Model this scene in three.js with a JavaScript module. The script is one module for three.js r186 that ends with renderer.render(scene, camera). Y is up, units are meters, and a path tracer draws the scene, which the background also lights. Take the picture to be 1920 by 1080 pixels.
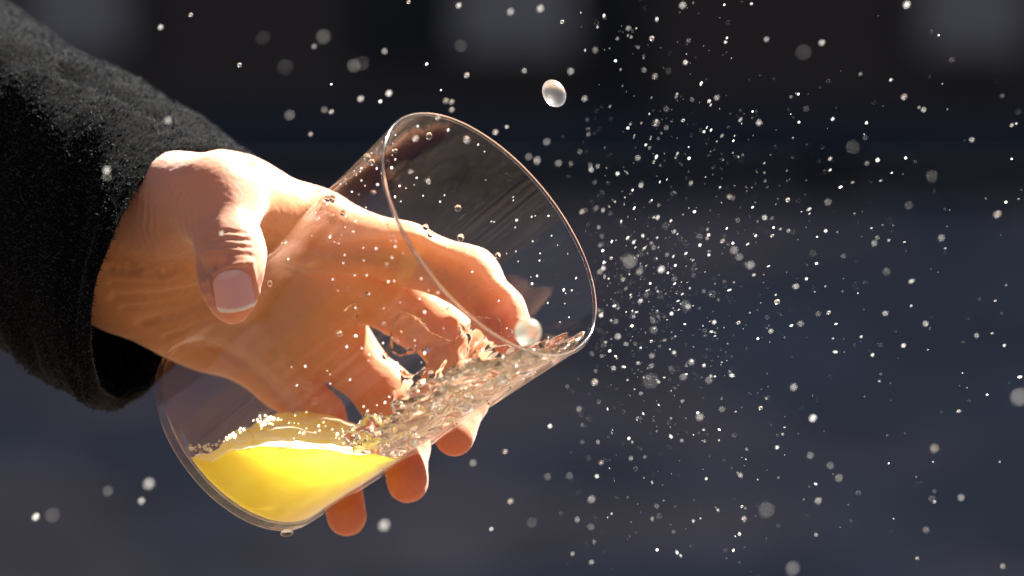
import * as THREE from 'three';
import { ImprovedNoise } from 'three/addons/math/ImprovedNoise.js';
import { MeshSurfaceSampler } from 'three/addons/math/MeshSurfaceSampler.js';
import { mergeGeometries } from 'three/addons/utils/BufferGeometryUtils.js';

// ------------------------------------------------------------------ camera, sky, sun, exposure
const V3 = (x, y, z) => new THREE.Vector3(x, y, z);
const scene = new THREE.Scene();
const FOCAL = 8494, DIST = 1.4, PITCH = 7 * Math.PI / 180;       // focal length in photo pixels, distance to the glass, camera looks slightly down
const ORIGIN = V3(0, 1.25, 0);                                    // the held glass is 1.25 m above the paving
const RIGHT = V3(1, 0, 0), UPV = V3(0, Math.cos(PITCH), -Math.sin(PITCH)), BACK = V3(0, Math.sin(PITCH), Math.cos(PITCH));
const camera = new THREE.PerspectiveCamera(2 * Math.atan(540 / FOCAL) * 180 / Math.PI, 1920 / 1080, 0.05, 400);
camera.position.copy(ORIGIN).addScaledVector(BACK, DIST);
camera.lookAt(ORIGIN);
camera.focus = DIST - 0.004;
camera.userData.fStop = 7;

const renderer = new THREE.WebGLRenderer({ antialias: true });
renderer.toneMapping = THREE.LinearToneMapping;
renderer.toneMappingExposure = 6.6;
renderer.shadowMap.enabled = true;

const SUN = V3(0.49, 0.70, -0.52).normalize();
{ // clear blue sky, paler towards the horizon and round the sun
  const W = 256, H = 128, data = new Float32Array(W * H * 4);
  for (let j = 0; j < H; j++) for (let i = 0; i < W; i++) {
    const el = ((j + 0.5) / H - 0.5) * Math.PI, az = ((i + 0.5) / W - 0.5) * 2 * Math.PI;
    const y = Math.max(0, Math.sin(el)), dx = Math.cos(az) * Math.cos(el), dz = Math.sin(az) * Math.cos(el);
    const cs = Math.max(0, dx * SUN.x + Math.sin(el) * SUN.y + dz * SUN.z), hz = Math.pow(1 - y, 4), glow = 0.08 * Math.pow(cs, 24);
    data.set([0.028 + 0.025 * hz + glow, 0.033 + 0.027 * hz + glow * 0.97, 0.050 + 0.022 * hz + glow * 0.9, 1], (j * W + i) * 4);
  }
  const t = new THREE.DataTexture(data, W, H, THREE.RGBAFormat, THREE.FloatType);
  t.mapping = THREE.EquirectangularReflectionMapping; t.magFilter = THREE.LinearFilter; t.minFilter = THREE.LinearFilter; t.needsUpdate = true;
  scene.background = t; scene.environment = t;
}
const sun = new THREE.DirectionalLight(new THREE.Color(1, 0.94, 0.85), 5);
sun.name = 'sun'; sun.position.copy(SUN).multiplyScalar(30).add(ORIGIN); sun.target.position.copy(ORIGIN);
sun.castShadow = true; sun.shadow.mapSize.set(4096, 4096); sun.shadow.radius = 1;
Object.assign(sun.shadow.camera, { left: -22, right: 22, top: 22, bottom: -22, near: 1, far: 90 });
scene.add(sun, sun.target);

// ------------------------------------------------------------------ helpers
let seed = 7;
const rnd = () => { seed = (seed + 0x6d2b79f5) | 0; let t = Math.imul(seed ^ (seed >>> 15), 1 | seed); t = (t + Math.imul(t ^ (t >>> 7), 61 | t)) ^ t; return ((t ^ (t >>> 14)) >>> 0) / 4294967296; };
const gauss = () => Math.sqrt(-2 * Math.log(1 - rnd())) * Math.cos(6.2832 * rnd());
const perlin = new ImprovedNoise(), N3 = (x, y, z) => perlin.noise(x + 91.7, y + 37.3, z + 53.1);
const clamp = (x, a, b) => Math.min(b, Math.max(a, x)), lerp = (a, b, t) => a + (b - a) * t;
const sstep = (a, b, x) => { const t = clamp((x - a) / (b - a), 0, 1); return t * t * (3 - 2 * t); };
// photo pixel + depth towards the camera (m) -> local point [x, y, z] with axes right / up / back about ORIGIN
const loc = (px, py, z) => { const s = (DIST - z) / FOCAL; return [(px - 960) * s, (540 - py) * s, z]; };
const toWorld = ([x, y, z]) => ORIGIN.clone().addScaledVector(RIGHT, x).addScaledVector(UPV, y).addScaledVector(BACK, z);
const at = (px, py, z) => toWorld(loc(px, py, z));
const LOCAL = new THREE.Matrix4().makeBasis(RIGHT, UPV, BACK).setPosition(ORIGIN);   // local axes -> world
const taken = {};
const numbered = (n) => { taken[n] = (taken[n] ?? -1) + 1; return taken[n] ? n + '_' + String(taken[n]).padStart(3, '0') : n; };
function mark(o, label, category, group, kind) { if (label) o.userData.label = label; if (category) o.userData.category = category; if (group) o.userData.group = group; if (kind) o.userData.kind = kind; return o; }
function mesh(name, geometry, material, parent) {
  const m = new THREE.Mesh(geometry, material); m.name = parent ? name : numbered(name); m.castShadow = m.receiveShadow = true;
  (parent ?? scene).add(m); return m;
}
function thing(name, position, label, category, group) {
  const g = new THREE.Group(); g.name = numbered(name); g.position.copy(position); scene.add(g); return mark(g, label, category, group);
}
const std = (c, roughness = 0.9, extra = {}) => new THREE.MeshStandardMaterial({ color: new THREE.Color().setRGB(...c), roughness, ...extra });
const phys = (c, extra = {}) => new THREE.MeshPhysicalMaterial({ color: new THREE.Color().setRGB(...c), ...extra });
function noiseTexture(size, f, repeat) {                       // a tileable colour map from f(u, v) -> linear rgb
  const d = new Uint8Array(size * size * 4), enc = (x) => 255 * clamp(x <= 0.0031308 ? 12.92 * x : 1.055 * Math.pow(x, 1 / 2.4) - 0.055, 0, 1);
  for (let j = 0; j < size; j++) for (let i = 0; i < size; i++) { const c = f(i / size, j / size); d.set([enc(c[0]), enc(c[1]), enc(c[2]), 255], (j * size + i) * 4); }
  const t = new THREE.DataTexture(d, size, size); t.colorSpace = THREE.SRGBColorSpace; t.magFilter = t.minFilter = THREE.LinearFilter; t.wrapS = t.wrapT = THREE.RepeatWrapping; t.repeat.set(repeat, repeat); t.needsUpdate = true; return t;
}
// signed distance field -> smooth mesh (surface nets over a sparse grid)
function netMesh(sdf, lo, hi, cell, project = 2) {
  const B = 8, n = [0, 1, 2].map((k) => Math.ceil((hi[k] - lo[k]) / cell / B) * B + 1), [nx, ny, nz] = n;
  const f = new Float32Array(nx * ny * nz), reach = cell * B * 0.95 + cell * 2;
  for (let bz = 0; bz < nz; bz += B) for (let by = 0; by < ny; by += B) for (let bx = 0; bx < nx; bx += B) {
    const d = sdf(lo[0] + (bx + B / 2) * cell, lo[1] + (by + B / 2) * cell, lo[2] + (bz + B / 2) * cell), far = Math.abs(d) > reach;
    for (let k = bz; k < Math.min(bz + B, nz); k++) for (let j = by; j < Math.min(by + B, ny); j++) for (let i = bx; i < Math.min(bx + B, nx); i++)
      f[(k * ny + j) * nx + i] = far ? d : sdf(lo[0] + i * cell, lo[1] + j * cell, lo[2] + k * cell);
  }
  const id = new Int32Array(nx * ny * nz).fill(-1), pos = [], index = [], X = 1, Y = nx, Z = nx * ny;
  const corner = [0, X, Y, X + Y, Z, X + Z, Y + Z, X + Y + Z], edges = [[0, 1], [2, 3], [4, 5], [6, 7], [0, 2], [1, 3], [4, 6], [5, 7], [0, 4], [1, 5], [2, 6], [3, 7]];
  for (let k = 0; k < nz - 1; k++) for (let j = 0; j < ny - 1; j++) for (let i = 0; i < nx - 1; i++) {
    const c = k * Z + j * Y + i; let inside = 0;
    for (let q = 0; q < 8; q++) if (f[c + corner[q]] < 0) inside++;
    if (inside === 0 || inside === 8) continue;
    let sx = 0, sy = 0, sz = 0, m = 0;
    for (const [a, b] of edges) {
      const fa = f[c + corner[a]], fb = f[c + corner[b]];
      if ((fa < 0) === (fb < 0)) continue;
      const t = fa / (fa - fb);
      sx += lerp(a & 1, b & 1, t); sy += lerp((a >> 1) & 1, (b >> 1) & 1, t); sz += lerp(a >> 2, b >> 2, t); m++;
    }
    id[c] = pos.length / 3; pos.push(lo[0] + (i + sx / m) * cell, lo[1] + (j + sy / m) * cell, lo[2] + (k + sz / m) * cell);
  }
  const quad = (a, b, c, d, flip) => { if (a < 0 || b < 0 || c < 0 || d < 0) return; flip ? index.push(a, b, c, a, c, d) : index.push(a, c, b, a, d, c); };
  for (let k = 1; k < nz - 1; k++) for (let j = 1; j < ny - 1; j++) for (let i = 1; i < nx - 1; i++) {
    const c = k * Z + j * Y + i, s = f[c] < 0;
    if (s !== f[c + X] < 0) quad(id[c], id[c - Y], id[c - Y - Z], id[c - Z], s);
    if (s !== f[c + Y] < 0) quad(id[c], id[c - Z], id[c - Z - X], id[c - X], s);
    if (s !== f[c + Z] < 0) quad(id[c], id[c - X], id[c - X - Y], id[c - Y], s);
  }
  const p = new Float32Array(pos), e = cell * 0.5;
  for (let r = 0; r < project; r++) for (let i = 0; i < p.length; i += 3) {
    const [x, y, z] = [p[i], p[i + 1], p[i + 2]], d = sdf(x, y, z);
    const gx = sdf(x + e, y, z) - sdf(x - e, y, z), gy = sdf(x, y + e, z) - sdf(x, y - e, z), gz = sdf(x, y, z + e) - sdf(x, y, z - e), l = Math.hypot(gx, gy, gz) || 1, q = clamp(d, -cell, cell) * 0.8 / l;
    p[i] -= gx * q; p[i + 1] -= gy * q; p[i + 2] -= gz * q;
  }
  const g = new THREE.BufferGeometry();
  g.setAttribute('position', new THREE.BufferAttribute(p, 3)); g.setIndex(index); g.computeVertexNormals();
  return g;
}
// a mesh given in local axes becomes world geometry centred on the point `base`
function settle(g, base) { g.applyMatrix4(LOCAL); g.translate(-base.x, -base.y, -base.z); return g; }

// ------------------------------------------------------------------ the street behind and before the glass
const HALF = 26;
{
  const blot = (u, v, s, o) => N3(Math.cos(u * 6.2832) * s + o, Math.sin(u * 6.2832) * s, Math.cos(v * 6.2832) * s) + 0.6 * N3(Math.sin(v * 6.2832) * s * 2, Math.cos(u * 6.2832) * s * 2 + o, Math.sin(u * 6.2832) * s * 2);
  const dark = noiseTexture(512, (u, v) => {                   // dark paving with brown and blue-grey worn patches
    const a = sstep(-0.35, 0.4, blot(u, v, 2.0, 3)), b = blot(u, v, 4.5, 11), k = 1 + 0.45 * b + 0.2 * N3(u * 90, v * 90, 2);
    return [lerp(0.14, 0.27, a) * k, lerp(0.155, 0.215, a) * k, lerp(0.175, 0.19, a) * k];
  }, 0.11);
  const pale = noiseTexture(512, (u, v) => { const k = clamp(1 + 1.6 * blot(u, v, 3, 5), 0.25, 1.9) * (1 + 0.15 * N3(u * 80, v * 80, 9)); return [0.088 * k, 0.055 * k, 0.030 * k]; }, 0.3);
  const sheet = (x0, x1, z0, z1, y) => { const g = new THREE.PlaneGeometry(x1 - x0, z1 - z0); g.rotateX(-Math.PI / 2); const uv = g.attributes.uv; for (let i = 0; i < uv.count; i++) uv.setXY(i, uv.getX(i) * (x1 - x0), uv.getY(i) * (z1 - z0)); g.translate((x0 + x1) / 2, y, (z0 + z1) / 2); return g; };
  mark(mesh('road', sheet(-HALF, HALF, -13.2, -4.6, 0), std([1, 1, 1], 0.75, { map: dark })), 'dark worn paved street in the shade', 'road', null, 'structure');
  mark(mesh('pavement', sheet(-HALF, HALF, -4.6, 12, 0.004), std([1, 1, 1], 0.9, { map: pale })), 'sunlit terracotta paving', 'pavement', null, 'structure');
}
{ // shaded building behind: its own height keeps the street dark
  const b = thing('stone_building', V3(0, 0, -13.3), 'dark shaded stone building with grey pilasters behind the street', 'building');
  const box = (w, h, d, x, y, z) => { const g = new THREE.BoxGeometry(w, h, d); g.translate(x, y, z); return g; };
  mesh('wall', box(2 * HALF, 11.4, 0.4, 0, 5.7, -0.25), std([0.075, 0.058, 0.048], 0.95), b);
  mesh('plinth', box(2 * HALF, 0.16, 0.12, 0, 0.08, 0.02), std([0.05, 0.06, 0.08], 0.8), b);
  mesh('shading_ledge', box(2 * HALF, 0.045, 1.05, 0, 0.1825, 0.5), std([0.035, 0.045, 0.065], 0.6), b);   // slate overhang added to shade the strip underneath, open below
  for (let i = -12; i <= 12; i++) mesh('bracket', box(0.08, 0.15, 0.5, i * 2.1 + 1.0, 0.08, 0.35), std([0.05, 0.05, 0.055], 0.9), b);
  mesh('cornice', box(2 * HALF, 0.3, 0.5, 0, 11.2, 0.2), std([0.1, 0.09, 0.08], 0.9), b);
  const pil = std([0.33, 0.30, 0.27], 0.9), paintedDark = std([0.004, 0.004, 0.005], 0.6), frameM = std([0.03, 0.022, 0.018], 0.7);  // doorway panels: darkness of the interiors is put into the near-black colour
  const X = (px) => (px - 960) * 14.7 / FOCAL;
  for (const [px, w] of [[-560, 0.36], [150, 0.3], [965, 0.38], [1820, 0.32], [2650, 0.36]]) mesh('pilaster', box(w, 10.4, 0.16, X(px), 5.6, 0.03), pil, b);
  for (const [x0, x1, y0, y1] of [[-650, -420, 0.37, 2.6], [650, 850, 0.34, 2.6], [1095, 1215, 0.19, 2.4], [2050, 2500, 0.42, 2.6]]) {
    const d = mesh('painted_dark_doorway', box(X(x1) - X(x0), y1 - y0, 0.03, (X(x0) + X(x1)) / 2, (y0 + y1) / 2, -0.04), paintedDark, b);
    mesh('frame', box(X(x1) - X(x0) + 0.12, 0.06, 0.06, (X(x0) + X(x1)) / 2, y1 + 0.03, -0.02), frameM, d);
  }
}
// ------------------------------------------------------------------ the glass: frame and distance field (local axes)
const TH = 0.673, TI = 0.5118, GH = 0.11757, RR = 0.04435, RB = 0.0350;
const AX = [Math.cos(TH) * Math.cos(TI), Math.sin(TH) * Math.cos(TI), Math.sin(TI)];
const GB = [-0.0466 - AX[0] * GH / 2, -0.0155 - AX[1] * GH / 2, -AX[2] * GH / 2];      // centre of the base
const radiusAt = (y) => lerp(RB, RR, y / GH);
const SLOPE = Math.hypot(1, (RR - RB) / GH);
const glassY = (x, y, z) => (x - GB[0]) * AX[0] + (y - GB[1]) * AX[1] + (z - GB[2]) * AX[2];
const glassR = (x, y, z, h) => Math.hypot(x - GB[0] - AX[0] * h, y - GB[1] - AX[1] * h, z - GB[2] - AX[2] * h);
const coneD = (x, y, z) => { const h = glassY(x, y, z); return (glassR(x, y, z, h) - radiusAt(h)) / SLOPE; };
const sdGlass = (x, y, z) => { const h = glassY(x, y, z), a = (glassR(x, y, z, h) - radiusAt(h)) / SLOPE, b = Math.max(-h, h - GH); return Math.min(Math.max(a, b), 0) + Math.hypot(Math.max(a, 0), Math.max(b, 0)); };

// ------------------------------------------------------------------ the hand
const J = (px, py, z, mm) => [...loc(px, py, z), mm / 1000];
const bones = [];
const chain = (k, ...js) => { for (let i = 0; i + 1 < js.length; i++) bones.push({ a: js[i], b: js[i + 1], k }); };
// palm and wrist
chain(0.015, J(60, 380, -0.085, 25), J(215, 440, -0.050, 23), J(300, 455, -0.046, 19));
chain(0.015, J(285, 350, -0.044, 16), J(440, 382, -0.042, 12.5), J(590, 428, -0.038, 11.5));     // index metacarpal
chain(0.015, J(290, 430, -0.055, 17), J(430, 470, -0.062, 13), J(660, 520, -0.056, 11.5));       // middle
chain(0.015, J(280, 490, -0.056, 16), J(410, 540, -0.066, 12.5), J(600, 612, -0.066, 10.5));     // ring
chain(0.015, J(265, 530, -0.052, 15), J(370, 590, -0.062, 12), J(520, 682, -0.068, 9.5));        // little
chain(0.015, J(225, 425, -0.040, 20), J(330, 430, -0.032, 17));
chain(0.009, J(250, 520, -0.046, 12), J(330, 575, -0.050, 11), J(400, 620, -0.060, 9));          // heel of the hand
// thumb
const THUMB = [J(300, 380, -0.029, 17), J(405, 372, -0.002, 12.6), J(434, 478, 0.013, 9.1), J(440, 528, 0.0165, 9.1), J(447, 556, 0.0170, 8.4)];
const thumb0 = bones.length;
chain(0.007, ...THUMB);
chain(0.008, J(420, 372, -0.006, 9), J(490, 395, -0.026, 9), J(560, 420, -0.036, 9));            // web between thumb and index
// fingers
const FINGERS = [
  [J(590, 428, -0.038, 10.5), J(760, 478, -0.0345, 9.4), J(880, 520, -0.034, 9.0), J(935, 585, -0.026, 7.6), J(968, 636, -0.021, 6.6)],
  [J(620, 505, -0.057, 11), J(750, 568, -0.051, 9.8), J(846, 640, -0.045, 8.9), J(868, 745, -0.034, 7.6), J(852, 818, -0.020, 6.3)],
  [J(560, 600, -0.067, 10.2), J(650, 668, -0.064, 9.4), J(724, 740, -0.059, 8.8), J(757, 835, -0.046, 7.4), J(764, 904, -0.030, 6.5)],
  [J(470, 650, -0.068, 9), J(535, 716, -0.068, 8.2), J(597, 780, -0.065, 7.8), J(634, 885, -0.052, 6.8), J(650, 968, -0.040, 6.3)],
];
for (const f of FINGERS) chain(0.0035, ...f);
for (const b of bones) { b.d = [0, 1, 2].map((q) => b.b[q] - b.a[q]); b.l2 = b.d[0] ** 2 + b.d[1] ** 2 + b.d[2] ** 2; }
const boneD = (b, x, y, z) => {
  const px = x - b.a[0], py = y - b.a[1], pz = z - b.a[2], t = clamp((px * b.d[0] + py * b.d[1] + pz * b.d[2]) / b.l2, 0, 1);
  return Math.hypot(px - b.d[0] * t, py - b.d[1] * t, pz - b.d[2] * t) - lerp(b.a[3], b.b[3], t);
};
const smin = (a, b, k) => { const h = Math.max(k - Math.abs(a - b), 0) / k; return Math.min(a, b) - h * h * k * 0.25; };
const NP = 17;                                                  // bones of palm, thumb and web come first
const palmCount = bones.length - 16;
function sdHand(x, y, z) {
  let palm = 1;
  for (let i = 0; i < palmCount; i++) { const b = bones[i]; palm = smin(palm, boneD(b, x, y, z), b.k); }
  let d = palm;
  for (let f = 0; f < 4; f++) {
    let e = 1;
    for (let i = 0; i < 4; i++) e = smin(e, boneD(bones[palmCount + f * 4 + i], x, y, z), 0.0045);
    d = f === 0 ? smin(palm, e, 0.007) : Math.min(smin(palm, e, 0.007), d === palm ? 9 : smin(d, e, 0.0012));
  }
  const g = 0.0004 - sdGlass(x, y, z), k = 0.002, h = Math.max(k - Math.abs(d - g), 0) / k;     // flesh pressed flat against the glass
  return Math.max(d, g) + h * h * k * 0.25;
}
// unseen core added to block light inside the skin: close below it in the palm and thumb, deeper in the fingers
function sdLightBlock(x, y, z) {
  let palm = 1, d = 1;
  for (let i = 0; i < palmCount; i++) palm = smin(palm, boneD(bones[i], x, y, z), bones[i].k);
  for (let i = palmCount; i < bones.length; i++) d = Math.min(d, boneD(bones[i], x, y, z));
  return Math.max(Math.min(palm + 0.0036, d + 0.0050), 0.0040 - sdGlass(x, y, z), sdHand(x, y, z) + 0.0036);
}
// creases: polylines in photo pixels on the camera side of the hand, [width mm, depth mm, points]
const creases = [
  [3.0, 2.6, [170, 478], [290, 500], [400, 500]], [1.3, 1.5, [205, 505], [290, 517], [385, 512]], [1.4, 1.6, [215, 558], [300, 556], [385, 538]], [1.2, 1.3, [265, 605], [330, 590], [395, 563]], [1.0, 1.1, [310, 634], [350, 620], [392, 594]],
  [0.9, 0.9, [210, 530], [310, 534], [378, 522]], [0.8, 0.8, [230, 578], [300, 572], [370, 556]], [0.6, 0.6, [392, 452], [425, 446], [466, 450]], [0.55, 0.5, [390, 462], [425, 460], [470, 464]], [0.5, 0.5, [394, 440], [430, 433], [460, 437]], [0.5, 0.4, [390, 474], [430, 474], [470, 478]],
  [0.9, 0.7, [835, 500], [842, 530], [852, 570]], [0.7, 0.5, [893, 575], [905, 590], [915, 608]], [1.2, 0.8, [500, 440], [600, 470], [700, 500]],
].map(([w, d, ...pts]) => ({ w: w / 1000, d: d / 1000 * 0.75, pts }));
const pxOf = (x, y, z) => { const s = FOCAL / (DIST - z); return [960 + x * s, 540 - y * s]; };
const segD = (px, py, [ax, ay], [bx, by]) => { const dx = bx - ax, dy = by - ay, t = clamp(((px - ax) * dx + (py - ay) * dy) / (dx * dx + dy * dy), 0, 1); return Math.hypot(px - ax - dx * t, py - ay - dy * t); };
const nailU = (() => { const a = THUMB[2], b = THUMB[4], d = [b[0] - a[0], b[1] - a[1], b[2] - a[2]], l = Math.hypot(d[0], d[1]); return [d[0] / l, d[1] / l, 0]; })();
const HANDBASE = at(250, 480, -0.05);
const person = thing('person', HANDBASE, 'person in a black wool sleeve, bare hand gripping the tilted glass', 'person');
const handG = netMesh(sdHand, loc(40, 1030, -0.115), loc(1020, 235, 0.035), 0.0008);
const NAIL = { c: loc(437, 546, 0.026), hw: 0.0060, hl: 0.0064 };
const nailSide = (() => { const n = [-0.10, 0.12, 0.985], u = nailU, s = [u[1] * n[2] - u[2] * n[1], u[2] * n[0] - u[0] * n[2], u[0] * n[1] - u[1] * n[0]], l = Math.hypot(...s); return s.map((q) => q / l); })();
const nailN = [nailSide[1] * nailU[2] - nailSide[2] * nailU[1], nailSide[2] * nailU[0] - nailSide[0] * nailU[2], nailSide[0] * nailU[1] - nailSide[1] * nailU[0]];
if (nailN[2] < 0) for (let q = 0; q < 3; q++) nailN[q] *= -1;
const nailTop = (() => { let q = NAIL.c.map((c, k) => c + nailN[k] * 0.006); for (let s = 0; s < 60; s++) { const d = sdHand(...q); q = q.map((c, k) => c - nailN[k] * d * 0.9); } return q; })();
const nailW = [0, 1, 2].reduce((q, k) => q + (nailTop[k] - NAIL.c[k]) * nailN[k], 0);
const nailUV = (x, y, z) => { const d = [x - NAIL.c[0], y - NAIL.c[1], z - NAIL.c[2]], dot = (v) => d[0] * v[0] + d[1] * v[1] + d[2] * v[2]; return [dot(nailSide), dot(nailU), dot(nailN)]; };
{
  const p = handG.attributes.position, nrm = handG.attributes.normal, col = new Float32Array(p.count * 3);
  for (let i = 0; i < p.count; i++) {
    let x = p.getX(i), y = p.getY(i), z = p.getZ(i); const nz = nrm.getZ(i), [px, py] = pxOf(x, y, z);
    let h = 0.00010 * N3(x * 900, y * 900, z * 900) + 0.00012 * N3(x * 240, y * 240, z * 240) + 0.00005 * N3(x * 2200, y * 2200, z * 2200);
    if (nz > 0.05) for (const c of creases) {
      let m = 1e9; for (let q = 0; q + 1 < c.pts.length; q++) m = Math.min(m, segD(px, py, c.pts[q], c.pts[q + 1]));
      const r = m / 6067 / c.w + 0.25 * N3(x * 500, y * 500, z * 500); if (Math.abs(r) < 3) h -= c.d * Math.exp(-r * r) * sstep(0.05, 0.4, nz);
    }
    // fine stretched-skin lines over the base of the thumb
    const w = sstep(235, 280, px) * sstep(420, 350, px) * sstep(290, 350, py) * sstep(500, 440, py) * sstep(0, 0.3, nz);
    if (w > 0) { const rr = Math.hypot(px - 470, (py - 400) * 0.9); h += 0.00018 * w * Math.sin(rr / 1.75 + 3.5 * N3(x * 130, y * 130, z * 130)) * (0.6 + N3(x * 300, y * 90, 4)); }
    const [nu, nv, nw] = nailUV(x, y, z), inNail = Math.max(Math.abs(nu) / NAIL.hw, Math.abs(nv + 0.0002) / NAIL.hl);
    if (nw > -0.007 && nz > 0 && inNail < 1.6) {
      const sink = Math.min(0, nailW - nu * nu / 0.0172 - nv * nv / 0.2 - 0.00035 - nw) * sstep(1.12, 0.98, inNail);
      x += nailN[0] * sink; y += nailN[1] * sink; z += nailN[2] * sink;
      h = h * sstep(1, 1.2, inNail) + 0.00045 * Math.exp(-(((inNail - 1.18) / 0.10) ** 2)) * sstep(0.8, 0.5, nv / NAIL.hl);
    }
    p.setXYZ(i, x + nrm.getX(i) * h, y + nrm.getY(i) * h, z + nrm.getZ(i) * h);
    // skin: warm base, redder fingertips and knuckles, faint mottling
    let red = 0;
    for (const f of FINGERS) red = Math.max(red, Math.exp(-((Math.hypot(x - f[4][0], y - f[4][1], z - f[4][2]) / 0.016) ** 2)), 0.4 * Math.exp(-((Math.hypot(x - f[2][0], y - f[2][1], z - f[2][2]) / 0.012) ** 2)));
    red = Math.max(red, 0.6 * Math.exp(-((Math.hypot(x - THUMB[4][0], y - THUMB[4][1], z - THUMB[4][2]) / 0.014) ** 2)));
    const mott = 0.09 * N3(x * 160, y * 160, z * 160) + 0.06 * N3(x * 520, y * 520, z * 520), fine = 0.05 * N3(x * 1500, y * 1500, z * 1500);
    red = clamp(red + mott * 2, 0, 1);
    let td = 1; for (let b = thumb0; b < thumb0 + 4; b++) td = Math.min(td, boneD(bones[b], x, y, z));
    const palmar = sstep(0.0005, 0.008, td);                    // palm skin is yellower than the thumb
    col.set([(0.64 + 0.03 * red) * (1 + fine), (lerp(lerp(0.345, 0.30, palmar), 0.225, red) + 0.03 * mott) * (1 + fine), lerp(lerp(0.225, 0.125, palmar), 0.12, red) * (1 + fine)], i * 3);
  }
  handG.setAttribute('color', new THREE.BufferAttribute(col, 3)); handG.computeVertexNormals();
}
const skin = phys([1, 1, 1], { vertexColors: true, roughness: 1, transmission: 0.38, thickness: 0, ior: 1.4, clearcoat: 0.35, clearcoatRoughness: 0.45 });
mesh('hand', settle(handG, HANDBASE), skin, person);
mesh('light_blocking_core', settle(netMesh(sdLightBlock, loc(40, 1030, -0.115), loc(1020, 235, 0.035), 0.0014), HANDBASE), std([0.42, 0.10, 0.05], 1), person);  // hidden opaque core, added to hold back light passing through the hand
{ // thumb nail: a curved plate set into its fold
  const NU = 25, NV = 29, pos = [], col = [], idx = [];
  for (let layer = 0; layer < 2; layer++) for (let j = 0; j < NV; j++) for (let i = 0; i < NU; i++) {
    const v = j / (NV - 1) * 2 - 1, u0 = i / (NU - 1) * 2 - 1, round = v < -0.35 ? Math.sqrt(Math.max(0.02, 1 - ((-0.35 - v) / 0.68) ** 2)) : v > 0.7 ? 1 - 0.12 * ((v - 0.7) / 0.3) ** 2 : 1, u = u0 * round * NAIL.hw;
    const vl = v * NAIL.hl * (v > 0 ? 1 - 0.13 * u0 * u0 : 1), sag = u * u / 0.0172 + vl * vl / 0.2, q = [0, 1, 2].map((k) => nailTop[k] + nailSide[k] * u + nailU[k] * vl - nailN[k] * sag);
    const lift = (layer ? -0.0003 : 0.00012) - 0.00018 * u0 ** 4;
    pos.push(...q.map((c, k) => c + nailN[k] * lift));
    const tip = sstep(0.80, 0.88, v + 0.05 * u0 + 0.10 * u0 * u0 + 0.02 * N3(u0 * 9, 3, 1)), lun = sstep(-0.55, -0.75, v + 0.25 * u0 * u0), st = 1 + 0.04 * N3(u0 * 30, v * 2, 1);
    col.push(lerp(lerp(0.66, 0.70, lun), 0.78, tip) * st, lerp(lerp(0.31, 0.40, lun), 0.66, tip) * st, lerp(lerp(0.26, 0.34, lun), 0.52, tip) * st);
  }
  const O = NU * NV;
  for (let j = 0; j + 1 < NV; j++) for (let i = 0; i + 1 < NU; i++) { const a = j * NU + i; idx.push(a, a + NU, a + 1, a + 1, a + NU, a + NU + 1, O + a, O + a + 1, O + a + NU, O + a + 1, O + a + NU + 1, O + a + NU); }
  for (let i = 0; i + 1 < NU; i++) { const a = (NV - 1) * NU + i; idx.push(a, O + a, a + 1, a + 1, O + a, O + a + 1); }
  const g = new THREE.BufferGeometry(); g.setAttribute('position', new THREE.Float32BufferAttribute(pos, 3)); g.setAttribute('color', new THREE.Float32BufferAttribute(col, 3)); g.setIndex(idx); g.computeVertexNormals();
  mark(mesh('thumb_nail', settle(g, HANDBASE), phys([1, 1, 1], { vertexColors: true, roughness: 0.32, clearcoat: 0.4, clearcoatRoughness: 0.25 }), person), 'pink thumb nail with a white free edge');
}
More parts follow.
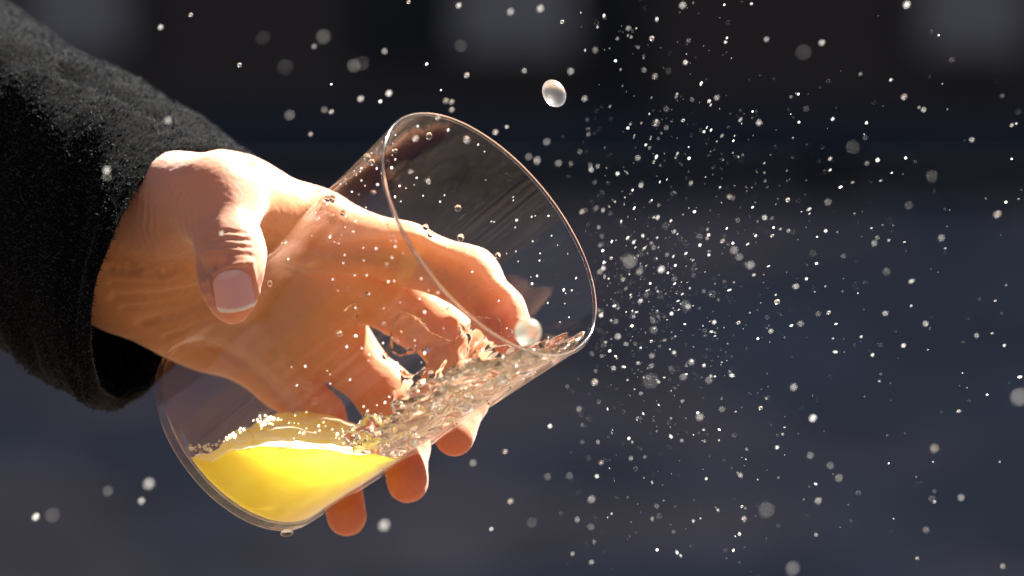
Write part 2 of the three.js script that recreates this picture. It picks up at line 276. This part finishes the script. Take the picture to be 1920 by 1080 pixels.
// ------------------------------------------------------------------ the sleeve
{
  const rings = [[-330, -215, -480, 380, -0.20], [-160, -100, -310, 470, -0.148], [0, 8, -140, 552, -0.103], [115, 90, -25, 630, -0.076], [215, 142, 55, 688, -0.060], [300, 192, 112, 727, -0.050], [368, 243, 160, 750, -0.043], [418, 288, 198, 756, -0.038]];
  const curveT = new THREE.CatmullRomCurve3(rings.map(([x, y, , , z]) => V3(...loc(x, y, z - 0.004)))), curveB = new THREE.CatmullRomCurve3(rings.map(([, , x, y, z]) => V3(...loc(x, y, z + 0.002))));
  const NS = 220, NR = 300, mdir = V3(-0.44, 0.05, 0.88).normalize(), pos = [], idx = [];
  const ringPoint = (s, a, shrink) => {
    const T = curveT.getPoint(s), Bq = curveB.getPoint(s), c = T.clone().add(Bq).multiplyScalar(0.5), M = T.clone().sub(Bq).multiplyScalar(0.5), ca = Math.cos(a), sa = Math.sin(a);
    const se = (q) => Math.sign(q) * Math.pow(Math.abs(q), 0.74), L = M.length();
    mdir.set(lerp(-0.10, -0.58, (ca + 1) / 2), 0.12, 0.86).normalize();
    const p = c.addScaledVector(M, se(ca) * (1 - shrink / L)).addScaledVector(mdir, se(sa) * (0.045 - shrink));
    const nv = M.clone().multiplyScalar(ca / L).addScaledVector(mdir, sa);
    const u = s * 9, fold = 0.0022 * N3(u * 0.8 + ca * 1.5, sa * 1.6, 3.3) + 0.0012 * N3(u * 1.9, ca * 2.6, sa * 2.6);
    const q = [p.x, p.y, p.z], [px, py] = pxOf(...q);
    let h = fold + 0.0003 * N3(p.x * 500, p.y * 500, p.z * 500) + 0.0002 * N3(p.x * 1300, p.y * 1300, p.z * 1300);
    if (sa > 0) { const m = Math.min(segD(px, py, [115, 135], [185, 148]), segD(px, py, [185, 148], [300, 215])); h -= 0.0035 * Math.exp(-((m / 11) ** 2)); }
    if (s > 0.93) h += 0.0008 * sstep(0.93, 0.945, s);       // turned hem
    return p.addScaledVector(nv, h);
  };
  const wall = 26, rows = NS + wall;
  for (let j = 0; j < rows; j++) for (let i = 0; i < NR; i++) {
    const a = i / NR * Math.PI * 2, out = j < NS, k = j - NS, s = out ? j / (NS - 1) : 1 - Math.max(0, k - 5) * 0.012, sh = out ? 0 : Math.min(1, (k + 1) / 6) * 0.0034;
    const p = ringPoint(Math.min(1, s), a, sh);
    if (!out && k < 6) p.add(V3(0.6, -0.35, 0.35).multiplyScalar(0.0009 * Math.sin((k + 1) / 6 * Math.PI)));
    pos.push(p.x, p.y, p.z);
  }
  for (let j = 0; j + 1 < rows; j++) for (let i = 0; i < NR; i++) { const a = j * NR + i, b = j * NR + (i + 1) % NR; idx.push(a, b, a + NR, b, b + NR, a + NR); }
  const g = new THREE.BufferGeometry(); g.setAttribute('position', new THREE.Float32BufferAttribute(pos, 3)); g.setIndex(idx); g.computeVertexNormals();
  settle(g, HANDBASE);
  const sleeve = mesh('sleeve', g, phys([0.0022, 0.0023, 0.0026], { roughness: 1, specularIntensity: 0.1, sheen: 1, sheenColor: new THREE.Color(0.42, 0.46, 0.5), sheenRoughness: 0.45 }), person);
  mark(sleeve, 'black woollen coat sleeve with a fuzzy nap');
  // wool nap: short bent fibres
  const blade = new THREE.BufferGeometry();
  blade.setAttribute('position', new THREE.Float32BufferAttribute([-0.5, 0, 0, 0.5, 0, 0, 0.35, 0.55, 0.1, -0.35, 0.55, 0.1, 0, 1, 0.42, 0, 0, 0.6, 0, 0.55, 0.55], 3));
  blade.setIndex([0, 1, 2, 0, 2, 3, 3, 2, 4, 1, 5, 6, 1, 6, 2, 2, 6, 4, 5, 0, 3, 5, 3, 6, 6, 3, 4]); blade.computeVertexNormals();
  const COUNT = 120000, fuzz = new THREE.InstancedMesh(blade, phys([0.065, 0.072, 0.080], { roughness: 1, specularIntensity: 0.2, transmission: 0.65, thickness: 0 }), COUNT);
  const sampler = new MeshSurfaceSampler(sleeve).setRandomGenerator(rnd).build(), P = V3(), Nn = V3(), m4 = new THREE.Matrix4(), t1 = V3(), t2 = V3();
  for (let i = 0; i < COUNT; i++) {
    sampler.sample(P, Nn);
    const up = Nn.clone().add(V3(gauss(), gauss(), gauss()).multiplyScalar(0.55)).normalize(), L = 0.0005 + 0.0009 * rnd() * rnd() + (rnd() < 0.04 ? 0.0009 : 0), w = 0.00004 + 0.00004 * rnd();
    t1.set(gauss(), gauss(), gauss()).cross(up).normalize(); t2.crossVectors(t1, up);
    m4.makeBasis(t1.clone().multiplyScalar(w), up.multiplyScalar(L), t2.multiplyScalar(L * 0.55)); m4.setPosition(P); fuzz.setMatrixAt(i, m4);
  }
  fuzz.name = 'wool_fuzz'; fuzz.userData.kind = 'stuff'; fuzz.castShadow = fuzz.receiveShadow = true; sleeve.add(fuzz);
}

// ------------------------------------------------------------------ the drinking glass
const GQ = new THREE.Quaternion().setFromUnitVectors(V3(0, 1, 0), V3(0, 0, 0).addScaledVector(RIGHT, AX[0]).addScaledVector(UPV, AX[1]).addScaledVector(BACK, AX[2]).normalize());
const tumbler = thing('drinking_glass', toWorld(GB), 'wide thin clear tumbler tilted in the hand, rim upwards to the right', 'glass');
tumbler.quaternion.copy(GQ);
const smear = (() => {                                         // dried drips and fingermarks on the wall: rough where the film is
  const W = 1024, H = 512, d = new Uint8Array(W * H * 4);
  for (let j = 0; j < H; j++) for (let i = 0; i < W; i++) {
    const u = i / W * 6.2832, v = j / H, cx = Math.cos(u), sx = Math.sin(u);
    const patch = sstep(0.0, 0.5, N3(cx * 2.2, sx * 2.2, v * 2.5) + 0.4 * N3(cx * 6, sx * 6, v * 7)), streak = 0.35 * sstep(0.15, 0.6, N3(cx * 14 + 2 * N3(cx * 3, sx * 3, v * 4), sx * 14, v * 3)) + 0.6 * sstep(0.2, 0.6, N3(cx * 60, sx * 60, v * 14)), grain = 0.6 + 0.6 * N3(cx * 120, sx * 120, v * 90);
    const q = 255 * clamp(patch * (0.25 + 0.75 * streak) * grain, 0, 1); d.set([q, q, q, 255], (j * W + i) * 4);
  }
  const t = new THREE.DataTexture(d, W, H); t.magFilter = t.minFilter = THREE.LinearFilter; t.wrapS = THREE.RepeatWrapping; t.needsUpdate = true; return t;
})();
const sheetGlass = phys([1, 1, 1], { transmission: 1, thickness: 0, roughness: 0.085, roughnessMap: smear, ior: 1.5, specularIntensity: 0.45 });
const solidGlass = phys([1, 1, 1], { transmission: 1, thickness: 0.004, roughness: 0.06, ior: 1.5 });
const WALL = 0.0011, BASE = 0.0022;
{
  const prof = (inset, y0, y1, n) => { const q = []; for (let i = 0; i <= n; i++) { const y = lerp(y0, y1, i / n); q.push(new THREE.Vector2(radiusAt(y) - inset, y)); } return q; };
  const wallG = mergeGeometries([new THREE.LatheGeometry(prof(0, 0.0051, GH - 0.0006, 12), 192), new THREE.LatheGeometry(prof(WALL, 0.0051, GH - 0.0006, 12), 192)]);
  mesh('wall', wallG, sheetGlass, tumbler);
  const rp = []; for (let i = 0; i <= 16; i++) { const a = i / 16 * Math.PI * 2; rp.push(new THREE.Vector2(RR - WALL / 2 + Math.cos(a) * 0.00055, GH - 0.0001 + Math.sin(a) * 0.0006)); }
  mesh('rim', new THREE.LatheGeometry(rp, 256), solidGlass, tumbler);
  const outer = [], within = [], heel = 0.0022, top = 0.0051;
  for (let i = 0; i <= 8; i++) outer.push(new THREE.Vector2(i / 8 * (RB - heel), 0.0006 * (1 - (i / 8) ** 2)));
  for (let i = 1; i <= 12; i++) { const a = -Math.PI / 2 + i / 12 * Math.PI / 2; outer.push(new THREE.Vector2(RB - heel + Math.cos(a) * heel, heel + Math.sin(a) * heel)); }
  outer.push(new THREE.Vector2(radiusAt(top), top));
  for (let i = 0; i <= 14; i++) { const a = i / 14 * Math.PI / 2; within.push(new THREE.Vector2(radiusAt(top) - WALL - 0.003 * (1 - Math.cos(a)), top - (top - BASE) * Math.sin(a))); }
  within.push(new THREE.Vector2(0, BASE + 0.0003));
  mesh('base', mergeGeometries([new THREE.LatheGeometry(outer, 192), new THREE.LatheGeometry(within, 192)]), phys([1, 1, 1], { transmission: 1, thickness: 0, roughness: 0.03, ior: 1.5 }), tumbler);
}

// ------------------------------------------------------------------ the cider
const UPL = [0, Math.cos(PITCH), Math.sin(PITCH)];             // world up in local axes
const inner = (x, y, z) => { const h = glassY(x, y, z), c = coneD(x, y, z) + WALL + 0.0004; if (h > 0.0058) return c; const a = c + 0.003, b = 0.0058 - h; return a > 0 && b > 0 ? Math.hypot(a, b) - 0.003 : Math.max(c, BASE + 0.0007 - h); };
const cubicIn = (xs, ys, x) => { if (x <= xs[0]) return ys[0]; for (let i = 1; i < xs.length; i++) if (x < xs[i]) { const t = (x - xs[i - 1]) / (xs[i] - xs[i - 1]); return lerp(ys[i - 1], ys[i], t * t * (3 - 2 * t)); } return ys[ys.length - 1]; };
const levelX = [300, 390, 440, 520, 600, 680, 760, 820], levelY = [836, 838, 812, 802, 804, 818, 838, 850];
function sdCider(x, y, z) {
  const [px] = pxOf(x, y, z), ref = loc(px, cubicIn(levelX, levelY, px), -0.02), hgt = y * UPL[1] + z * UPL[2] - (ref[1] * UPL[1] + -0.02 * UPL[2]);
  const top = hgt - 0.0010 * N3(x * 110, y * 60, z * 110) - 0.0005 * N3(x * 330, 5, z * 330);
  return Math.max(inner(x, y, z), BASE + 0.0004 - glassY(x, y, z), top * 0.8, (px - 775 + 26 * N3(x * 90, y * 160, z * 90)) / 6067);
}
const CIDERBASE = at(545, 985, -0.03);
const cider = thing('cider', CIDERBASE, 'cloudy yellow cider pooled in the low corner of the glass', 'drink');
{
  const g = netMesh(sdCider, loc(270, 1010, -0.085), loc(800, 760, 0.04), 0.0009);
  const p = g.attributes.position, col = new Float32Array(p.count * 3);
  for (let i = 0; i < p.count; i++) { const [x, y, z] = [p.getX(i), p.getY(i), p.getZ(i)], c = N3(x * 90, y * 150, z * 90) + 0.5 * N3(x * 260, y * 300, z * 260); col.set([1, 0.88 + 0.07 * c, 0.19 + 0.08 * Math.max(0, c)], i * 3); }   // lees drifting in the cloudy cider
  g.setAttribute('color', new THREE.BufferAttribute(col, 3));
  mesh('liquid', settle(g, CIDERBASE), phys([1, 1, 1], { vertexColors: true, roughness: 0.98, transmission: 0.92, thickness: 0, ior: 1.34, clearcoat: 0.25, clearcoatRoughness: 0.15 }), cider);
}
const clear = phys([1, 1, 1], { transmission: 1, thickness: 0.003, roughness: 0.09, ior: 1.33, attenuationColor: new THREE.Color(0.96, 0.92, 0.68), attenuationDistance: 0.06 });
// clear liquid thrown along the low side of the glass towards the rim
const DOWNL = (() => { const d = UPL.map((q) => -q), k = d[0] * AX[0] + d[1] * AX[1] + d[2] * AX[2], v = d.map((q, i) => q - AX[i] * k), l = Math.hypot(...v); return v.map((q) => q / l); })();
const SIDEL = [AX[1] * DOWNL[2] - AX[2] * DOWNL[1], AX[2] * DOWNL[0] - AX[0] * DOWNL[2], AX[0] * DOWNL[1] - AX[1] * DOWNL[0]];
const BACKSIDE = SIDEL[2] < 0 ? 1 : -1;
function sdSplash(x, y, z) {
  const h = glassY(x, y, z), s = h / GH, v = [x - GB[0] - AX[0] * h, y - GB[1] - AX[1] * h, z - GB[2] - AX[2] * h];
  const ang = Math.atan2(v[0] * SIDEL[0] + v[1] * SIDEL[1] + v[2] * SIDEL[2], v[0] * DOWNL[0] + v[1] * DOWNL[1] + v[2] * DOWNL[2]), depth = -inner(x, y, z);
  const wx = x + 0.006 * N3(x * 60, y * 60, z * 60 + 7), wy = y + 0.006 * N3(x * 60 + 5, y * 60, z * 60), n1 = N3(wx * 85, wy * 85, z * 85), n2 = N3(wx * 190, wy * 190, z * 190 + 3);
  const curl = N3(h * 60 + 3 * n1, ang * 3.4, 4.4), ridge = 1 - Math.abs(N3(h * 75 + 2 * curl, ang * 4.5 + 1.2 * n1, 9.1)) * 2.2;     // folded strands along the flow
  let t = cubicIn([0.34, 0.46, 0.6, 0.8, 1.0], [0.001, 0.0084, 0.0084, 0.0064, 0.0030], s) * Math.exp(-((ang / (ang * BACKSIDE > 0 ? lerp(1.15, 0.65, sstep(0.6, 0.9, s)) : 0.62)) ** 2)) * (0.75 + 0.7 * n1 + 0.35 * Math.max(0, ridge));
  const [px, py] = pxOf(x, y, z), below = (py - 530 - (px - 640) * 0.56 + 45 * n1) / 60;
  const back = ang * BACKSIDE, film = sstep(0, 0.07, N3(h * 40 + 9.3, ang * 2.2, 8.8) + 0.3 * n1 + 0.24) * sstep(0, 0.06, below) * sstep(2.2, 2.1, back) * sstep(-0.3, 0.1, back) * sstep(0.14, 0.17, s) * (0.0017 + 0.0015 * N3(h * 110, ang * 4.6, 2.2));
  const body = sstep(0.0006, 0.003, t);
  t = t + film + 0.0009 * n2 * body - 0.0009;
  t -= 0.003 * sstep(0.0013, 0.0005, t);
  return Math.max(inner(x, y, z) + 0.0001 + 0.00022 * (curl + 0.7 * N3(h * 130, ang * 9, 6.5)) * body + 0.0002 * body, (depth - t) * 0.7, h - GH + 0.0006 - 0.002 * Math.max(0, n1), (0.33 + 0.06 * n1 - s) * GH);
}
const SPLBASE = at(860, 790, 0.0);
const splash = thing('cider_splash', SPLBASE, 'clear rippling sheet of cider sloshing along the low side of the glass', 'splash');
mesh('liquid_sheet', settle(netMesh(sdSplash, loc(420, 1000, -0.075), loc(1140, 430, 0.075), 0.0007), SPLBASE), clear, splash);

// bubbles on the cider
{
  const bub = phys([1, 1, 1], { transmission: 1, thickness: 0, roughness: 0, ior: 1.33 }), sph = new THREE.SphereGeometry(1, 24, 16);
  const front = (px, py, deep) => { for (let z = 0.06; z > -0.08; z -= 0.0004) if (inner(...loc(px, py, z)) < -deep) return z; return null; };
  const foamM = phys([1, 0.97, 0.86], { transmission: 0.9, thickness: 0, roughness: 0.45, ior: 1.33 });
  const put = (px, py, mm, squash = 1, m = bub) => { const z = front(px, py, mm / 1000 * 1.05); if (z === null) return; const o = mesh('bubble', sph, m, cider); o.position.copy(at(px, py, z)).sub(CIDERBASE); o.scale.set(mm / 1000, mm / 1000 * squash, mm / 1000); };
  for (let i = 0; i < 70; i++) { const k = rnd(), px = lerp(620, 1000, k) + 25 * gauss(), py = lerp(800, 690, k) + 22 * gauss(), r = 0.00025 + 0.0009 * rnd() * rnd() * rnd(), z = front(px, py, r * 1.1); if (z === null) continue; const o = mesh('bubble', sph, rnd() < 0.5 ? bub : foamM, splash); o.position.copy(at(px, py, z)).sub(SPLBASE); o.scale.setScalar(r); }
  put(452, 826, 4.2, 0.85); put(497, 783, 1.6); put(505, 775, 1.2); put(488, 778, 1.0); put(578, 724, 1.4); put(590, 752, 1.1); put(640, 800, 1.5); put(668, 812, 1.1);
  for (let i = 0; i < 70; i++) { const px = 318 + 82 * rnd(); put(px, 840 + 5 * gauss(), 0.3 + 0.7 * rnd() * rnd(), 1, rnd() < 0.5 ? bub : foamM); }
  for (let i = 0; i < 60; i++) put(500 + gauss() * 17, 790 + gauss() * 8, 0.25 + 0.6 * rnd() * rnd(), 1, rnd() < 0.5 ? bub : foamM);
  for (let i = 0; i < 40; i++) { const px = 400 + 60 * rnd(); put(px, 836 - 0.55 * (px - 400) + 3 * gauss(), 0.25 + 0.5 * rnd() * rnd(), 1, rnd() < 0.5 ? bub : foamM); }
  for (let i = 0; i < 70; i++) { const px = 530 + 210 * rnd(); put(px, 800 + (px - 530) * 0.14 + gauss() * 15, 0.2 + 0.6 * rnd() * rnd() * rnd(), 1, rnd() < 0.4 ? bub : foamM); }
}

// ------------------------------------------------------------------ droplets in the air and on the glass
const drop = phys([1, 1, 1], { transmission: 1, thickness: 0.002, roughness: 0.4, ior: 1.33 });
const mist = phys([1, 1, 1], { transmission: 0.88, thickness: 0, roughness: 0.74, ior: 1.33 });
const faint = phys([1, 1, 1], { transmission: 0.95, thickness: 0, roughness: 0.41, ior: 1.33 });
const dropG = new THREE.SphereGeometry(1, 14, 10), bigG = new THREE.SphereGeometry(1, 40, 28);
const flow = (px, py) => Math.atan2(-(py - 640), px - 1075);   // the spray flies out of the mouth of the glass
function dropMatrix(px, py, z, wpx, hpx, ang) {
  const s = (DIST - z) / FOCAL, m = new THREE.Matrix4().makeRotationZ(ang), r = Math.min(wpx, hpx) / 2 * s;
  m.scale(V3(wpx / 2 * s, hpx / 2 * s, r)); m.setPosition(...loc(px, py, z));
  return m.premultiply(LOCAL);
}
function single(name, geometry, m, label, category, group, material = geometry === bigG ? drop : mist) {
  const o = mesh(name, geometry, material); m.decompose(o.position, o.quaternion, o.scale); return mark(o, label, category, group);
}
single('large_drop', bigG, dropMatrix(1039, 175, 0.01, 42, 54, 0.5), 'largest oval drop of cider hanging in the air above the rim', 'drop');
single('large_drop', bigG, dropMatrix(990, 622, 0.085, 50, 50, 0), 'round blurred drop in front of the index fingertip', 'drop', null, phys([1, 1, 0.86], { transmission: 1, thickness: 0.002, roughness: 0.45, ior: 1.33 }));
single('hanging_drop', bigG, dropMatrix(538, 999, -0.024, 24, 14, 0.1), 'small drop hanging under the heel of the glass', 'drop');
// [x, y, width, height, sharpness 0..2]
const seen = [
  [766, 4, 11], [860, 10, 13, 0, 1], [957, 22, 13, 0, 1], [449, 122, 13], [589, 87, 8, 0, 1], [606, 69, 18, 0, 2], [721, 96, 10, 0, 1], [663, 123, 18, 0, 2], [679, 119, 11, 0, 2], [800, 120, 8], [621, 158, 6], [875, 141, 14], [864, 86, 11, 0, 2], [729, 175, 17, 0, 1], [676, 185, 14, 0, 1], [713, 190, 8], [827, 169, 5],
  [836, 189, 12], [847, 191, 12], [847, 206, 12], [543, 216, 16, 0, 2], [621, 210, 11], [608, 206, 8, 0, 1], [582, 252, 10], [821, 221, 11], [929, 248, 13], [535, 126, 11, 0, 2], [493, 71, 9, 0, 2], [950, 238, 5], [358, 28, 12], [301, 51, 13, 0, 1], [315, 226, 13, 0, 1], [200, 319, 17, 0, 1], [200, 331, 14, 0, 2], [317, 296, 15, 0, 1], [476, 310, 12],
  [1013, 16, 15, 0, 1], [1054, 41, 12], [1222, 72, 14], [1178, 53, 8, 0, 1], [1154, 114, 8], [1116, 94, 7, 0, 1], [983, 133, 9, 0, 1], [1070, 134, 11, 0, 1], [1228, 143, 10], [1207, 107, 11, 3], [1268, 181, 11, 5], [1285, 117, 7], [1025, 266, 9, 0, 1], [1096, 185, 10, 0, 1], [1281, 226, 10], [1230, 231, 9], [1177, 240, 7], [1189, 256, 13, 4], [1220, 259, 12, 4], [1333, 244, 8, 5], [1320, 247, 6], [1375, 264, 7, 5], [1423, 230, 12, 0, 1], [1292, 297, 8], [1196, 296, 9, 0, 1], [1226, 304, 11, 5], [1047, 306, 9, 0, 1], [1007, 301, 15, 10, 1], [991, 294, 8, 0, 1], [1070, 307, 10, 5], [1367, 369, 10], [1477, 375, 13], [1091, 397, 10], [1302, 397, 8], [1411, 209, 6], [1344, 183, 9, 0, 1], [1358, 9, 6], [1409, 7, 5], [1280, 10, 13, 0, 1], [1363, 71, 6], [1360, 79, 6],
  [1700, 9, 19, 0, 1], [1541, 80, 13, 0, 1], [1506, 98, 14, 0, 2], [1785, 112, 10, 4], [1760, 66, 5], [1670, 150, 8, 4], [1695, 182, 13], [1498, 229, 7], [1897, 235, 10], [1822, 262, 9, 0, 1], [1599, 276, 13, 0, 2], [1698, 296, 7], [1897, 298, 6], [1747, 330, 13, 0, 2], [1672, 324, 6, 4], [1552, 379, 8, 0, 1], [1870, 402, 19, 14], [1886, 379, 8], [1448, 442, 12, 8], [1355, 452, 12, 9], [1374, 456, 8], [1376, 469, 11, 0, 1], [1386, 482, 9, 0, 1], [1407, 497, 13, 0, 1], [1548, 433, 7], [1532, 444, 5], [1639, 456, 9, 0, 1], [1765, 446, 10, 0, 1], [1240, 505, 18, 0, 1], [1512, 523, 7], [1329, 478, 6],
  [1457, 566, 17], [1554, 586, 11], [1385, 605, 11], [1339, 604, 7], [1259, 588, 8], [1221, 640, 9], [1246, 638, 11, 4], [1264, 661, 6], [1222, 667, 8, 0, 1], [1320, 685, 6], [1296, 679, 9, 0, 1], [1281, 707, 9, 0, 1], [1329, 713, 9, 0, 1], [1220, 714, 19, 0, 2], [1426, 765, 12], [1308, 774, 7], [1312, 782, 13, 0, 1], [1524, 784, 21, 0, 1], [1488, 726, 13, 0, 1], [1752, 841, 15, 11], [1798, 771, 12, 8], [1694, 648, 8, 6], [1831, 629, 8, 0, 1], [1860, 625, 9, 5], [1910, 744, 30, 0, 2], [1736, 994, 10, 7], [1720, 1047, 9, 6], [1880, 1062, 11, 8], [1486, 1066, 23, 0, 2], [1437, 956, 20, 0, 2], [1395, 973, 13, 9], [1391, 950, 9], [1534, 939, 12, 0, 1], [1573, 896, 10, 0, 1], [1557, 873, 8, 0, 1], [1519, 854, 9, 0, 1], [1457, 839, 7], [1752, 941, 9, 6], [1802, 933, 11, 8, 1], [1851, 740, 7, 4], [1223, 973, 9, 6], [1232, 1031, 8], [1375, 1032, 7], [1866, 564, 9, 5], [1421, 635, 7],
  [947, 847, 11], [887, 868, 10, 0, 1], [957, 940, 13], [921, 992, 6], [1031, 799, 8], [1127, 868, 9], [1119, 893, 7], [1109, 936, 12, 0, 1], [997, 980, 11, 0, 2], [1179, 822, 7], [1108, 988, 7, 0, 1], [1109, 1054, 8, 0, 1], [1068, 892, 7, 0, 1], [1027, 894, 7, 0, 1], [265, 939, 15, 0, 1], [67, 969, 22, 0, 1], [98, 966, 17, 0, 2], [202, 921, 15, 0, 2], [279, 907, 34, 0, 2], [720, 985, 36, 0, 2],
  [875, 262, 20, 15], [803, 340, 15, 9], [779, 260, 16], [770, 322, 10], [415, 437, 12], [1115, 717, 16], [1181, 490, 26, 0, 2], [1199, 510, 12], [1168, 524, 9], [1130, 470, 8], [1146, 484, 9], [1131, 503, 7], [1147, 453, 8, 5], [1143, 658, 8], [1127, 591, 8], [1185, 611, 8],
];
const LABEL = 'small clear droplet of cider flying through the air', GROUP = 'droplets sprayed from the glass';
let made = 0;
const depthFor = (px, py, d) => { const over = px < 1130 && py > 190 && py < 1020 && px > 180; return over ? 0.075 + 0.05 * d : (d === 0 ? 0.05 * gauss() : d === 1 ? (rnd() < 0.5 ? 1 : -1) * (0.09 + 0.05 * rnd()) : 0.20 + 0.06 * rnd()); };
for (const [px, py, w, h = 0, d = 0] of seen) {
  const z = depthFor(px, py, d), k = d === 2 ? 0.35 : d === 1 ? 0.52 : 0.64;
  single('cider_droplet', dropG, dropMatrix(px, py, z, w * k, (h || w * 0.92) * k, h ? flow(px, py) : 0.3), LABEL, 'droplet', GROUP, d ? faint : w >= 9 ? drop : mist); made++;
}
const cloud = [];
const spray = (n, cx, cy, sx, sy, big) => { for (let i = 0; i < n; i++) { const px = cx + gauss() * sx, py = cy + gauss() * sy; if (px < 1050 || px > 1935 || py < -10 || py > 1090) continue; const left = 1062 + Math.max(0, 60 - Math.abs(py - 560) * 0.25); if (px < left && py > 330 && py < 690) continue; cloud.push([px, py, 0.8 + big * Math.pow(rnd(), 4)]); } };
spray(330, 1185, 520, 90, 100, 4); spray(170, 1240, 290, 130, 90, 4); spray(190, 1210, 620, 130, 80, 4); spray(290, 1400, 440, 190, 200, 4.5); spray(220, 1200, 850, 200, 110, 3.2); spray(130, 1600, 600, 220, 330, 5); spray(60, 1130, 60, 140, 60, 4);
cloud.sort((a, b) => b[2] - a[2]);
const restN = cloud.length - Math.max(0, 297 - made), rest = new THREE.InstancedMesh(dropG, faint, restN);
let q = 0;
for (const [px, py, w] of cloud) {
  const st = rnd() < 0.6 ? 0.35 + 0.3 * rnd() : 0.9, z = px < 1130 && py > 180 ? 0.07 + 0.03 * rnd() : 0.06 * gauss(), m = dropMatrix(px, py, z, w * (st < 0.7 ? 1.5 : 1), w * st * (st < 0.7 ? 1.3 : 1), flow(px, py) + 0.15 * gauss());
  if (made < 297) { single('cider_droplet', dropG, m, LABEL, 'droplet', GROUP, rnd() < 0.5 ? mist : faint); made++; } else rest.setMatrixAt(q++, m);
}
rest.count = q; rest.name = 'fine_spray'; rest.castShadow = rest.receiveShadow = true; mark(rest, 'fine mist of cider spray right of the rim', 'spray', null, 'stuff'); scene.add(rest);
// droplets clinging to the inside of the wall
for (let i = 0; i < 290; i++) {
  const s = 0.3 + 0.68 * Math.sqrt(rnd()), ang = rnd() * 6.2832, h = s * GH, R = radiusAt(h) - WALL - 0.00025, big = rnd() < 0.16, r = big ? 0.0005 + 0.0006 * rnd() : 0.00014 + 0.0003 * rnd() * rnd();
  const dirv = [0, 1, 2].map((k) => DOWNL[k] * Math.cos(ang) + SIDEL[k] * Math.sin(ang)), p = [0, 1, 2].map((k) => GB[k] + AX[k] * h + dirv[k] * R);
  const o = mesh('clinging_droplet', dropG, big ? clear : rnd() < 0.5 ? faint : mist); o.position.copy(toWorld(p)); o.scale.set(r, r * (0.8 + 0.5 * rnd()), r);
  mark(o, 'tiny droplet clinging to the wall of the glass', 'droplet', 'droplets clinging to the glass');
}

renderer.render(scene, camera);
